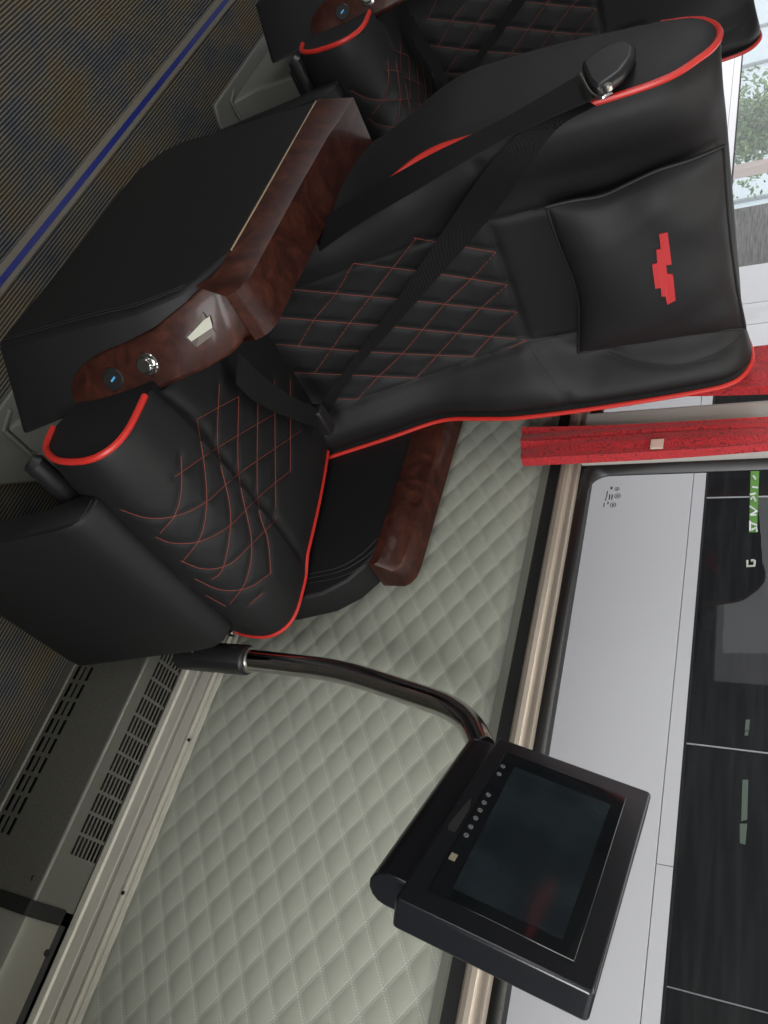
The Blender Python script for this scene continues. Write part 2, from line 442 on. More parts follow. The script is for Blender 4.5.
g.add([(-1.35, HY - .004, 0), (.016, HY - .004, 0), (.016, HY - .004, .02), (-1.35, HY - .004, .02), (-1.35, HY, .022), (.016, HY, .022)], [(0, 1, 2, 3), (3, 2, 5, 4)])
g.build('front_panel', M_HEAT, ht, solid=.0016, flat=True)
g = G(); slotted(g, -1.35, .016, HY + .005, 1.110, sl_t, lambda a, b: (a, b, HZ))
arc = [(HY + .005 - .005 * math.sin(a), HZ - .005 + .005 * math.cos(a)) for a in np.linspace(0, math.pi / 2, 6)]
g.grid([[(x, a, b) for a, b in arc] for x in (-1.35, .016)])
g.build('top_panel', M_HEAT2, ht, solid=.0016, flat=True)
G().box((-1.34, HY + .012, .01), (.01, 1.106, HZ - .022)).build('dark_backing', M_BLACK, ht)  # black box filling the cover behind the slots
for px, py in ((33, 878), (62, 683)):
    p = aty(px, py, HY); G().lathe(p, (0, -1, 0), [(.0001, .0025), (.003, .0022), (.0048, .0006), (.005, 0)], 16).build('screw', plain('dark_brass', (.09, .06, .03), .35, .8), ht)
h2 = empty('duct_cover', (.6, 1.06, 0), 'plain bright grey metal duct cover past the black joint of the heater', 'heater')
pr2 = [(1.024, .0), (1.016, .004), (1.016, .180), (1.020, .190), (1.030, .193), (1.080, .193), (1.080, .188), (1.098, .188), (1.098, .0)]
extr('body', pr2, plain('bright_grey_sheet', (.30, .295, .255), .34, .5), h2, .036, .6)
p = atz(47, 953, .189); G().lathe(p, (0, 0, 1), [(.0055, -.002), (.0055, .001), (.003, .0025), (.0001, .0025)], 14).build('screw', M_BLACK, h2)
extr('joint_strip', [(1.020, .0), (1.012, .004), (1.012, .192), (1.016, .198), (1.026, .1995), (1.088, .1995), (1.088, .0)], M_BLACK, h2, .013, .037)
extr('rubber_seal', [(1.098, .0), (1.098, .187), (1.110, .190), (1.112, .0)], plain('worn_rubber', (.025, .025, .024), .7, bump=.8, bscale=400), h2, .036, .6)

# ------------------------------------------------------------------ the seat
SO = (-.80, .77, 0)
seat = empty('passenger_seat', SO, 'black leather seat with red piping nearest the camera, emblem pillow on its backrest', 'seat', 'black bus seats along the window wall')
YN, YF = .500, 1.016
def bl(z, pts): return pts
Nf = [(-.905, .42), (-.935, .55), (-.964, .66), (-.979, .745), (-1.000, .82), (-1.005, .96), (-1.018, 1.124), (-1.052, 1.18), (-1.083, 1.199), (-1.116, 1.198), (-1.146, 1.181), (-1.161, 1.162)]
Ff = [(-.885, .42), (-.928, .55), (-.966, .66), (-.963, .745), (-.958, .82), (-.967, .96), (-.986, 1.124), (-1.002, 1.185), (-1.037, 1.210), (-1.075, 1.211), (-1.11, 1.2), (-1.14, 1.17)]
Nb = [(-1.16, .42), (-1.172, .55), (-1.182, .66), (-1.200, .745), (-1.213, .82), (-1.212, .96), (-1.195, 1.06), (-1.184, 1.1), (-1.177, 1.12), (-1.171, 1.135), (-1.166, 1.15), (-1.161, 1.162)]
Fb = [(x + .02 * (i > 6), z + .006 * (i > 6)) for i, (x, z) in enumerate(Nb)]; Fb[-1] = Ff[-1]
def yn(z): return YN + .053 * (1 - sstep(.63, .86, z))
Cf = [(-.925, .42), (-.962, .55), (-.993, .66), (-1.011, .745), (-1.024, .82), (-1.038, .96), (-1.048, 1.115), (-1.066, 1.176), (-1.09, 1.198), (-1.115, 1.199), (-1.14, 1.188), (-1.155, 1.166)]
NS = 16
nf, ff, nb, fb, cf = (catmull(k, NS) for k in (Nf, Ff, Nb, Fb, Cf))
T = len(nf); SN = 120
g = G(); rows = []
for i in range(T):
    row = []
    for j in range(SN + 1):
        s = j / SN; y0 = yn(nf[i][1]); y = y0 + (YF - y0) * s; up = sstep(.84, .97, cf[i][1])
        wn = 1 - sstep(.02, .33 - .12 * up, s); wf = sstep(.70 + .14 * up, .985, s)
        x = cf[i][0] + (nf[i][0] - cf[i][0]) * wn + (ff[i][0] - cf[i][0]) * wf
        z = cf[i][1] + (nf[i][1] - cf[i][1]) * wn + (ff[i][1] - cf[i][1]) * wf
        # rounded bolsters: roll in towards the piping
        e = min(s, 1 - s); x += -.012 * math.exp(-(e / .035) ** 2) + .012 * math.exp(-((e - .12) / .07) ** 2)
        row.append((x, y, z))
    row[0] = (nf[i][0], y0, nf[i][1]); row[-1] = (ff[i][0], YF, ff[i][1])
    rows.append(row)
g.grid(rows)
bv_back = g.bvh()
Z8 = lambda L: [(240 + a / 2.56, 180 + b / 2.56) for a, b in L]
qa = [[(445, 148), (550, 167), (655, 185)], [(290, 213), (490, 238), (685, 268)], [(135, 280), (430, 308), (710, 338)], [(100, 352), (380, 375), (735, 410)], [(90, 420), (330, 440), (595, 452)], [(140, 493), (300, 500), (450, 507)], [(235, 560), (300, 562)]]
qb = [[(290, 213), (245, 290), (190, 357), (150, 425)], [(450, 150), (390, 226), (335, 297), (280, 368), (235, 432), (190, 495)],
      [(555, 167), (490, 238), (430, 308), (375, 375), (325, 440), (275, 500), (235, 560)], [(655, 185), (590, 255), (525, 317), (470, 380), (415, 445), (355, 503), (300, 562)],
      [(685, 268), (617, 328), (560, 388), (505, 449), (450, 507)], [(710, 338), (645, 398), (595, 452)], [(735, 410), (690, 430)], [(135, 280), (100, 352)]]
st_back = [castline(bv_back, Z8(L), 0) for L in qa + qb]
seam_px = [[(488, 222), (400, 252), (293, 290)], [(528, 343), (430, 377), (330, 411)], [(476, 165), (488, 222), (510, 288), (528, 343), (549, 375), (572, 408)],
           [(488, 222), (560, 205), (640, 180), (712, 145)], [(528, 343), (580, 333)],
           [(604, 350), (640, 362), (680, 365), (720, 352), (742, 335)]]
seams = [castline(bv_back, L, 0) for L in seam_px]
groove(g, st_back, .007, .0045, (-1, 0, .3)); groove(g, seams, .006, .005, (-1, 0, .3))
bv_back = g.bvh()
# side cheeks and back
def cheek(a, b, y, out):
    R = []
    for i in range(T):
        r = []
        for k in range(13):
            s = k / 12; r.append((a[i][0] + (b[i][0] - a[i][0]) * s, (yn(a[i][1]) if out < 0 else y) + out * min(.013 if out < 0 else .003, .10 * math.hypot(a[i][0] - b[i][0], a[i][1] - b[i][1])) * (4 * s * (1 - s)) ** .7, a[i][1] + (b[i][1] - a[i][1]) * s))
        R.append(r)
    return R
g.grid(cheek(nf, nb, YN, -1)); g.grid(cheek(ff, fb, YF, 1))
g.grid([[(nb[i][0] + (fb[i][0] - nb[i][0]) * s - .015 * math.sin(math.pi * s), yn(nf[i][1]) + (YF - yn(nf[i][1])) * s, nb[i][1] + (fb[i][1] - nb[i][1]) * s) for s in np.linspace(0, 1, 12)] for i in range(T)])
back = g.build('backrest', M_LEATHER, seat, ang=50)
def stitches(name, lines_px, bvh, mat, parent, r=.0005, off=.0003, conv=Z8):
    g = G()
    for L in lines_px:
        P = castline(bvh, conv(L), off, 10)
        if len(P) > 2: g.tube(P, r, 5)
    return g.build(name, mat, parent, merge=False)
stitches('stitching', qa + qb, bv_back, M_STITCH, back)['label'] = 'thin red diamond stitching'
stitches('seam', seam_px, bv_back, M_BLACK, back, .0007, .0, lambda L: L)
pf = [(p[0], YN - .001, p[1]) for p in nf] + [(p[0], YN - .001, p[1]) for p in nb[::-1][4:90]]
g = G().tube([(p[0] + .002, yn(p[1]) - .001, p[1]) for p in nf], .0044, 8)
g.tube([(p[0], YN - .001, p[1]) for p in nb[::-1][2:44]], .0036, 8)
g.build('piping', M_PIPE, back, merge=False)['label'] = 'red piping'
G().tube([(p[0] + .001, YF + .001, p[1]) for p in ff], .0042, 8).build('piping', M_PIPE, back)['label'] = 'red piping'

# cushion
Pc = [(-.93, .430), (-.878, .442), (-.80, .459), (-.716, .474), (-.626, .487), (-.56, .496), (-.517, .499), (-.489, .490), (-.471, .466), (-.467, .430), (-.474, .388), (-.497, .353), (-.535, .340)]
pc = catmull(Pc, 12); g = G(); rows = []
nx = np.gradient(pc[:, 0]); nz = np.gradient(pc[:, 1]); ln = np.hypot(nx, nz); N2 = np.stack([-nz / ln, nx / ln], 1); N2 = -N2
if N2[40][1] < 0: N2 = -N2
def cy0(x): return .528 + .030 * (1 - sstep(-.64, -.58, x))
def cy1(x): return 1.0 - .012 * (1 - sstep(-.64, -.58, x))
SC_ = 130
for i, (x, z) in enumerate(pc):
    a, b = cy0(x), cy1(x); row = []
    for j in range(SC_ + 1):
        s = j / SC_; u = 2 * s - 1
        h = .017 * (1 - u * u) ** .6 - .010 * math.exp(-(u / .75) ** 4) * (x < -.60) * 1.0
        dx = -.010 * (1 - s) * (x > -.6)
        row.append((x + dx + N2[i][0] * h, a + (b - a) * s, z + N2[i][1] * h))
    rows.append(row)
g.grid(rows); bv_c = g.bvh()
ZC = lambda L: [(60 + a / 2.743, 380 + b / 2.743) for a, b in L]
cl = [[(332, 210), (333, 300), (315, 370), (275, 420)], [(375, 108), (395, 230), (402, 340), (385, 430), (335, 500)], [(437, 10), (433, 185), (465, 340), (465, 430), (445, 520), (415, 548)],
      [(490, 45), (490, 257), (525, 440), (510, 550), (465, 615)], [(543, 30), (542, 323), (570, 440), (578, 530)], [(588, 0), (592, 383)], [(632, 0), (632, 250)],
      [(490, 45), (375, 108)], [(585, 95), (433, 185), (315, 265)], [(660, 140), (490, 257), (400, 335), (320, 372), (240, 378), (165, 355)],
      [(630, 250), (542, 323), (465, 400), (385, 442), (310, 447), (262, 430)], [(592, 383), (525, 450), (465, 505), (395, 518), (330, 495)], [(578, 530), (515, 570), (440, 575), (370, 545)], [(555, 585), (520, 615)], [(400, 590), (455, 620)]]
crease = [[(240, 20), (300, 48), (375, 108), (433, 185), (490, 257), (542, 323), (592, 383), (675, 505)]]
groove(g, [castline(bv_c, ZC(L), 0) for L in cl], .007, .0035, (-.25, 0, -1)); groove(g, [castline(bv_c, ZC(L), 0) for L in crease], .010, .006, (-.3, 0, -1))
bv_c = g.bvh(); n = len(g.v)
for side in (0, SC_):
    ids = [i * (SC_ + 1) + side for i in range(len(pc))]; g.f.append(tuple(ids if side else ids[::-1]))
g.f.append((0, SC_, (len(pc) - 1) * (SC_ + 1) + SC_, (len(pc) - 1) * (SC_ + 1)))
cush = g.build('seat_cushion', M_LEATHER2, seat, ang=50)
stitches('stitching', cl, bv_c, M_STITCH, cush, .00048, .0003, ZC)['label'] = 'thin red diamond stitching'
pc2 = pc[12:]
G().tube([(x - .010 * (x > -.6), cy0(x) - .001, z) for x, z in pc2[44:]], .0048, 8).build('piping', M_PIPE, cush)['label'] = 'red piping'
G().tube([(x, cy1(x) + .001, z) for x, z in pc2], .0044, 8).build('piping', M_PIPE, cush)['label'] = 'red piping'
G().box((-.90, .565, .285), (-.53, .975, .345)).build('seat_pan', M_PLAST, seat, bevel=.006)

# near armrest
def loft2(A, B, ya, yb, name, mat, parent, bevel):
    """solid between an outer and an inner side outline"""
    n = len(A); g = G(); g.add([(x, ya, z) for x, z in A] + [(x, yb, z) for x, z in B], [tuple(range(n)), tuple(range(2 * n - 1, n - 1, -1))] + [(i, n + i, n + (i + 1) % n, (i + 1) % n) for i in range(n)])
    return g, g.build(name, mat, parent, bevel=bevel, ang=40)
oA = [(-1.168, .597), (-.777, .601), (-.745, .580), (-.706, .545), (-.683, .48), (-.676, .395), (-.668, .30), (-.660, .212), (-.668, .199), (-.70, .200), (-.888, .216), (-1.05, .217), (-1.12, .228), (-1.165, .262), (-1.178, .31), (-1.172, .40)]
iA = [(-1.16, .600), (-.777, .601), (-.715, .601), (-.672, .580), (-.634, .48), (-.605, .395), (-.580, .30), (-.560, .250), (-.558, .238), (-.58, .230), (-.888, .216), (-1.05, .217), (-1.12, .228), (-1.165, .262), (-1.178, .31), (-1.172, .40)]
YO, YI = .456, .550
g, arm = loft2(oA, iA, YO, YI, 'armrest', M_LEATHER2, seat, .006)
bv_arm = g.bvh()
g = G()
for pts in ([(185, 301), (140, 311), (90, 322), (45, 334), (0, 346)],):
    P = castline(bv_arm, pts, .0008, 8)
    if len(P) > 2: g.tube([(x - .012, YO - .001, z) for x, y, z in P], .0008, 5); g.tube([(x - .018, YO - .001, z) for x, y, z in P], .0008, 5)
g.build('seam', M_SEAM, arm, merge=False)
G().tube([(-1.163, YO - .001, .598), (-.90, YO - .001, .602), (-.78, YO - .001, .603)], .0011, 6).build('edge_stitch', M_TAN, arm)['label'] = 'beige edge line'
# wood capping: along the top, over the bend, down the front face
def lerp(a, b, t): return np.array(a) + (np.array(b) - np.array(a)) * t
def onfront(yy, z, off):
    """point on the slanting front face of the armrest at width yy, height z"""
    def fx(poly, zz):
        P = sorted([(q[1], q[0]) for q in poly[2:8]]); return float(np.interp(zz, [a for a, _ in P], [b for _, b in P]))
    t = (yy - YO) / (YI - YO); x = fx(oA, z) * (1 - t) + fx(iA, z) * t
    return np.array([x + off * .86, yy - off * .4, z + off * .25])
S = []
for x, up in ((-1.168, .012), (-1.12, .009), (-1.06, .002), (-.95, 0), (-.85, 0), (-.777, 0), (-.745, 0)):  # rear end raised in shape to catch a window reflection
    S.append([(x, YO - .0012, .600), (x, YO - .0005, .602), (x, YO + .013, .6475 + up), (x, YO + .0135, .648 + up), (x, YI - .004, .647 + up), (x, YI - .002, .645 + up), (x, YI, .602)])
for dx, zz in ((-.722, .6465), (-.710, .642), (-.702, .634), (-.697, .623)):
    S.append([(dx - .016, YO - .0012, zz - .048), (dx - .012, YO - .0005, zz - .044), (dx, YO + .0125, zz - .001), (dx, YO + .013, zz), (dx, YI - .004, zz), (dx - .002, YI - .002, zz - .003), (dx - .010, YI + .001, zz - .045)])
pan = [(.607, .003, .094), (.600, .004, .094), (.585, .007, .095), (.55, .014, .0965), (.50, .026, .0975), (.45, .030, .0985), (.41, .034, .0985), (.385, .037, .097), (.365, .042, .094), (.350, .049, .089), (.342, .056, .082), (.339, .064, .073)]
for z, l, r_ in pan:
    l, r_ = YO + l, YO + r_
    S.append([onfront(l, z, -.010), onfront(l, z, .001), onfront(l + .0025, z, .0065), onfront(l + .005, z, .0075), onfront(r_ - .005, z, .0075), onfront(r_ - .001, z, .004), onfront(r_, z, -.006)])
g = G(); g.grid(S); n = 7
g.f.append(tuple(range(n))); k = (len(S) - 1) * n; g.f.append(tuple(range(k, k + n)))
wood = g.build('wood_trim', M_WOOD, arm, ang=38); wood['label'] = 'glossy reddish burl wood trim'
bv_w = g.bvh()
def put(px, py, off=0):
    h = cast(bv_w, px, py, off)
    if h is None: h = cast(bv_arm, px, py, off)
    return h
p, n = put(148, 364); G().lathe(p, n, [(.0165, -.003), (.0165, .003), (.0150, .0046), (.0112, .0050), (.0108, .0125), (.0096, .0140), (.0001, .0140)], 28).build('recline_button', M_CHROME, arm)['label'] = 'round chrome button'
p, n = put(114, 379); ub = G().lathe(p, n, [(.0165, -.003), (.0165, .002), (.015, .0035), (.013, .0035), (.0125, .002), (.0001, .002)], 28).build('charging_socket', M_PLAST, arm)
t = NT('blue_light').set(col=(.05, .25, .45), emis=.35, ecol=(.1, .45, .9)).m
e1 = nrm(np.cross(n, (0, 0, 1))); e2 = np.cross(n, e1)
G().prism([(-.0012, -.0045), (.0012, -.0045), (.0012, .0045), (-.0012, .0045)], p + n * .0018, e1 * .8 + e2 * .6, e2 * .8 - e1 * .6, n, 0, .0012).build('indicator_light', t, ub)['label'] = 'small blue light'
# latch recess with a metal flap
q = [put(*a, .0006)[0] for a in ((203, 312), (185, 337), (197, 347), (216, 333))]
nn = put(200, 330)[1]; cen = sum(q) / 4
lt = G().add([a - nn * .002 for a in q] + [a + nn * .0008 for a in q], [(0, 1, 2, 3), (4, 5, 6, 7)] + [(i, (i + 1) % 4, 4 + (i + 1) % 4, 4 + i) for i in range(4)]).build('latch', plain('dark_recess', (.03, .022, .015), .4, .5), arm)
q2 = [put(*a, .0006)[0] for a in ((210, 316), (204, 320), (188, 337), (192, 341), (213, 327))]
G().add([a + nn * .0015 for a in q2] + [a + nn * .005 for a in q2], [tuple(range(5)), tuple(range(5, 10))] + [(i, (i + 1) % 5, 5 + (i + 1) % 5, 5 + i) for i in range(5)]).build('flap', plain('pale_latch_metal', (.26, .26, .21), .45, .2), lt)['label'] = 'pale metal flap'

# far armrest
fI = [(-1.05, .630), (-.777, .624), (-.675, .616), (-.642, .602), (-.597, .568), (-.568, .525), (-.546, .45), (-.536, .38), (-.545, .30), (-.60, .285), (-.80, .285), (-1.0, .285), (-1.05, .45)]
g, arm2 = loft2(fI, fI, 1.021, 1.088, 'armrest', M_LEATHER2, seat, .006)
bv2 = g.bvh()
gg = G()
for off in (0, 5, 9):
    P = castline(bv2, [(386 - off, 548 - off), (366 - off * .6, 564 - off), (340 - off * .3, 577 - off), (300, 585 - off)], .0007, 10)
    if len(P) > 2: gg.tube(P, .0006, 5)
if gg.v: gg.build('seam', M_SEAM, arm2, merge=False)
S = []
for x, k in ((-1.06, 1), (-.90, 1), (-.80, 1), (-.70, 1), (-.668, 1), (-.648, .85), (-.636, .55), (-.631, .2)):
    w = .5 + .5 * k; d = (1 - k)
    S.append([(x, 1.0195, .605 - .006 * d), (x, 1.0195, .624 - .014 * d), (x, 1.041, .655 - .02 * d), (x, 1.043, .657 - .02 * d), (x, 1.089, .668 - .024 * d), (x, 1.093, .663 - .024 * d), (x, 1.093, .60)])
g = G(); g.grid(S); g.f.append(tuple(range(7))); k = (len(S) - 1) * 7; g.f.append(tuple(range(k, k + 7)))
g.build('wood_trim', M_WOOD, arm2, ang=38)['label'] = 'glossy dark burl wood trim'

# leg rest
lp = [(-.462, .430), (-.444, .4285), (-.428, .424), (-.415, .410), (-.407, .385), (-.398, .345), (-.375, .234), (-.352, .124), (-.354, .112), (-.362, .108), (-.392, .112), (-.400, .120), (-.446, .345), (-.470, .395), (-.474, .420)]
g = G(); yy = list(np.linspace(.588, .944, 15)); cen = np.mean(lp, axis=0); rows = []
for i, y in enumerate([.588, .590, .596] + list(np.linspace(.61, .922, 10)) + [.936, .942, .944]):
    k = {0: .010, 1: .005, 2: .0015, 13: .0015, 14: .005, 15: .010}.get(i, 0)
    rows.append([(cen[0] + (x - cen[0]) * (1 - k * 12 * .5), y, cen[1] + (z - cen[1]) * (1 - k * 3.2)) for x, z in lp])
g.grid(rows, False, True); m = len(lp); g.f.append(tuple(range(m))); k = (len(rows) - 1) * m; g.f.append(tuple(range(k, k + m)))
leg = g.build('leg_rest', M_LEATHER2, seat, ang=60)
bvl = g.bvh(); P = [castline(bvl, L, .0008, 8) for L in ([(92, 500), (86, 512), (80, 520)], [(97, 500), (90, 513), (84, 521)])]
gg = G(); [gg.tube(q, .0008, 5) for q in P if len(q) > 2]
if gg.v: gg.build('seam', M_SEAM, leg, merge=False)
G().tube([(-.483, .528, .338), (-.483, .531, .340), (-.483, .62, .342), (-.483, .98, .345)], [.010, .0155, .0155, .0155], 14).build('support_rod', M_PLAST, seat)
hp = castline(bvl, [(142, 537), (166, 561), (190, 585)], .002, 4); G().tube(hp, .0042, 8).build('hinge_rod', M_PLAST, leg)
p = atx(232, 632, -.47); G().box(p - .007, p + .007).build('hinge_bracket', M_STEEL, leg, bevel=.003)

# foot of the seat
b0 = G().prism([(-1.05, .605), (-.60, .605), (-.580, .64), (-.580, .69), (-.63, .745), (-.66, .80), (-.66, .95), (-1.05, .95)], (0, 0, 0), (1, 0, 0), (0, 1, 0), (0, 0, 1), 0, .012).build('base_plate', M_GREYMETAL, seat, bevel=.004)
G().prism([(-1.0, .012), (-.665, .012), (-.68, .03), (-.70, .08), (-.70, .285), (-.93, .285), (-.93, .10)], (0, 0, 0), (1, 0, 0), (0, 0, 1), (0, 1, 0), .635, .95).build('pedestal', M_GREYMETAL, seat, bevel=.008)
G().tube([(-.70, .622, .013), (-.66, .632, .016), (-.66, .70, .016), (-.70, .72, .016)], .004, 6).build('rib', M_GREYMETAL, b0)

# belt
def ribbon(g, L, R, th=.0012):
    L, R = catmull(L, 10), catmull(R, 10); n = nrm(np.cross(L[1] - L[0], R[0] - L[0]))
    rows = [[l, l * .66 + r * .34, l * .34 + r * .66, r, r + n * th, l + n * th] for l, r in zip(L, R)]
    g.grid(rows, False, True)
bel = empty('belt_dummy', SO, '', '')
bpy.data.objects.remove(bel)
g = G()
Lp = [aty(582, 74, .478), aty(500, 121, .477), aty(420, 161, .477), aty(350, 202, .520), aty(312, 226, .558)]
Rp = [aty(595, 99, .480), aty(506, 139, .479), aty(430, 183, .479), aty(360, 224, .522), aty(320, 252, .560)]
ribbon(g, Lp, Rp)
belt = g.build('seat_belt', M_BELT, seat, ang=30)
g = G()
def offc(px, py, o):
    h = cast(bv_back, px, py, 0)
    if h is None: return aty(px, py, .6)
    d = nrm(ray(px, py)); return h[0] - d * o
Lq = [aty(578, 96, .486), offc(532, 124, .014), offc(490, 165, .02), offc(445, 229, .03), offc(391, 309, .035), offc(350, 364, .035), atz(316, 412, .485)]
Rq = [aty(596, 106, .487), offc(558, 128, .014), offc(524, 172, .02), offc(489, 219, .03), offc(404, 316, .035), offc(356, 370, .035), atz(324, 420, .480)]
ribbon(g, Lq, Rq); g.build('shoulder_strap', M_BELT, belt, ang=30)
g = G()
Ll = [atz(238, 352, .505), atz(262, 375, .515), atz(290, 395, .520), atz(316, 408, .51)]
Rl = [atz(236, 384, .500), atz(256, 402, .510), atz(290, 418, .515), atz(318, 428, .505)]
ribbon(g, Ll, Rl, .002); g.build('lap_strap', M_BELT, belt, ang=30)
p = atz(322, 420, .50); d = nrm(np.array([.35, -.1, -.95]))
ax = nrm(atz(330, 436, .49) - atz(312, 408, .50)); ay = nrm(np.cross(ax, (0, 0, 1))); az = np.cross(ax, ay)
G().prism([(-.035, -.013), (.03, -.015), (.035, 0), (.03, .015), (-.035, .013)], p, ax, ay, az, -.012, .012).build('buckle', M_PLAST, belt, bevel=.004)
# belt guide on the shoulder
out = [aty(*a, .486)[[0, 2]] for a in ((583, 74), (598, 62), (616, 53), (630, 51), (637, 57), (635, 68), (624, 83), (610, 93), (598, 100), (590, 92))]
out = [(a[0], a[1]) for a in out]
gd = G().prism(out, (0, 0, 0), (1, 0, 0), (0, 0, 1), (0, 1, 0), .470, .487).build('belt_guide', M_PLAST, belt, bevel=.006)
P = [aty(580, 74, .468), aty(590, 92, .466), aty(600, 98, .466), aty(612, 93, .466)]
G().tube(catmull(P, 6), .0022, 8).build('guide_wire', M_CHROME, gd)
p = aty(608, 88, .461); G().lathe(p, (0, -1, 0), [(.006, -.002), (.006, .003), (.004, .005), (.0001, .005)], 14).build('guide_pin', M_STEEL, gd)

# pillow
def pilx(z): return -.985 - .16 * (z - .92)
def pcorn(px, py):
    r = ray(px, py); t = 1.0
    for _ in range(40):
        z = EYE[2] + t * r[2]; t = pilx(z) / r[0]
    return EYE + r * t
cb0, cb1, ct1, ct0 = pcorn(546, 207), pcorn(577, 353), pcorn(745, 328), pcorn(724, 146)
pcen = (cb0 + cb1 + ct1 + ct0) / 4
pillow = empty('pillow', tuple(pcen - np.array([0, 0, .1])), 'puffy black leather head pillow with a red block emblem on the backrest', 'pillow')
pn = nrm(np.cross(cb1 - cb0, ct0 - cb0));
if pn[0] < 0: pn = -pn
def pil(side, inset=1.0):
    rows = []; K = 48
    for i in range(K + 1):
        t = 2 * i / K - 1; row = []
        for j in range(K + 1):
            s = 2 * j / K - 1
            ps = s * (1 - .07 * (1 - t * t) * 0 - .055 * (1 - t * t) * abs(s) ** 1) ; pt = t * (1 - .055 * (1 - s * s) * abs(t))
            ps = s * (1 - .045 * (1 - t * t)); pt = t * (1 - .045 * (1 - s * s))
            u, v = (ps + 1) / 2, (pt + 1) / 2
            v += .055 * math.exp(-((s - .15) / .62) ** 2) * ((1 - t) / 2) ** 2
            u += (.020 * math.exp(-((t + .35) / .25) ** 2) - .012 * math.exp(-((t - .3) / .25) ** 2)) * ((1 - s) / 2) ** 2
            b = (cb0 * (1 - u) + cb1 * u) * (1 - v) + (ct0 * (1 - u) + ct1 * u) * v
            h = ((1 - abs(s) ** 2.6) * (1 - abs(t) ** 2.6)) ** .55
            wr = .0035 * math.sin(7 * s + 5 * t) * math.exp(-((abs(s) - .75) / .2) ** 2) + .003 * math.sin(9 * t * s + 3 * s)
            row.append(b + pn * side * (h * (.044 if side > 0 else .02) + (wr * h if side > 0 else 0)))
        rows.append(row)
    return rows
g = G(); fr = pil(1); g.grid(fr); bvp = g.bvh(); g.grid(pil(-1))
G_p = g
pm = g.build('pillow_cover', M_LEATHER, pillow, ang=70)
edge = [fr[0][j] for j in range(0, 49)] + [fr[i][48] for i in range(1, 49)] + [fr[48][j] for j in range(47, -1, -1)] + [fr[i][0] for i in range(47, 0, -1)]
G().tube(edge, .0030, 8, closed=True).build('piping', M_LEATHER, pillow)
em = [(300, 258), (365, 243), (395, 490), (352, 495), (360, 562), (405, 568), (425, 765), (362, 797), (350, 735), (318, 735), (312, 668), (270, 675), (245, 490), (285, 480), (278, 378), (312, 370)]
E3 = [cast(bvp, 620 + a / 7.68, 200 + b / 7.68, .0) for a, b in em]
n = len(E3); A = [h[0] - h[1] * .001 for h in E3]; B = [h[0] + h[1] * .0022 for h in E3]
G().add(A + B, [tuple(range(n)), tuple(range(n, 2 * n))] + [(i, (i + 1) % n, n + (i + 1) % n, n + i) for i in range(n)]).build('emblem', plain('red_emblem', (.40, .016, .020), .55), pillow)['label'] = 'red stepped block emblem'

# the seat one row behind
def copy_tree(o, parent=None):
    c = o.copy(); C.objects.link(c)
    if parent: c.parent = parent
    for ch in list(o.children): copy_tree(ch, c)
    return c
seat2 = copy_tree(seat); seat2.location = (SO[0] - 1.11, SO[1], SO[2])
seat2['label'] = 'black leather seat in the row behind, mostly hidden behind the nearer backrest'

# ------------------------------------------------------------------ monitor on its arm
mon = empty('monitor', (-.43, 1.03, 0), 'black seat monitor on a bent chrome arm in front of the quilted wall', 'monitor')
o = np.array([-.33, .96108832, .92433359]); e1 = nrm([.77351798, -.63377382, -.00082225]); e2 = nrm([.15579901, .18889407, .96955954]); en = nrm([-.61432613, -.75009985, .24485429])
mw, mh = .31353, .19766
def rr(x0, y0, x1, y1, r, k=5):
    P = []
    for cx_, cy_, a0 in ((x1 - r, y1 - r, 0), (x0 + r, y1 - r, 90), (x0 + r, y0 + r, 180), (x1 - r, y0 + r, 270)):
        for i in range(k + 1):
            a = math.radians(a0 + 90 * i / k); P.append((cx_ + r * math.cos(a), cy_ + r * math.sin(a)))
    return P
def mpix(px, py, off=0):
    r = ray(px, py); t = np.dot(o + en * off - EYE, en) / np.dot(r, en); p = EYE + r * t - o
    return np.dot(p, e1), np.dot(p, e2)
hs = G().prism(rr(0, 0, mw, mh, .006), o, e1, e2, en, -.036, 0).build('housing', M_GLOSS, mon, bevel=.003)
pc_ = [mpix(*a) for a in ((505.8, 752), (626.7, 798), (574.6, 962.5), (427.5, 891.7))]
gl = G().prism(pc_, o, e1, e2, en, -.002, .0016).build('front_panel', M_GLASSB, mon, bevel=.001)
sc_ = [mpix(*a) for a in ((514, 768), (610, 806), (562, 941), (452.5, 889.6))]
G().prism(sc_, o, e1, e2, en, .001, .0021).build('screen', M_SCREEN, mon)
for z, (a, b) in enumerate(((342, 163), (333, 181), (307, 231), (297, 250), (287, 268), (277, 287), (265, 308), (254, 328))):
    u, v = mpix(360 + a / 2.4, 700 + b / 2.4); p = o + e1 * u + e2 * v + en * .0012
    G().lathe(p, en, [(.0030, 0), (.0030, .0016), (.0022, .0020), (.0014, .0012), (.0001, .0012)], 14).build('button', plain('grey_button', (.10, .10, .105), .4) if z == 0 else bpy.data.materials['grey_button'], gl)
u, v = mpix(360 + 223 / 2.4, 700 + 380 / 2.4); p = o + e1 * u + e2 * v
G().prism([(-.005, -.0035), (.005, -.0035), (.005, .0035), (-.005, .0035)], p, e1, e2, en, -.001, .0024).build('usb_port', plain('port_metal', (.5, .45, .33), .35, .6), gl)['label'] = 'small pale socket'
sl = [mpix(360 + a / 2.4, 700 + b / 2.4) for a, b in ((268, 235), (252, 250), (212, 300), (212, 312), (228, 318), (262, 262))]
G().prism(sl, o, e1, e2, en, -.001, .0003).build('disc_slot', M_BLACK, hs)
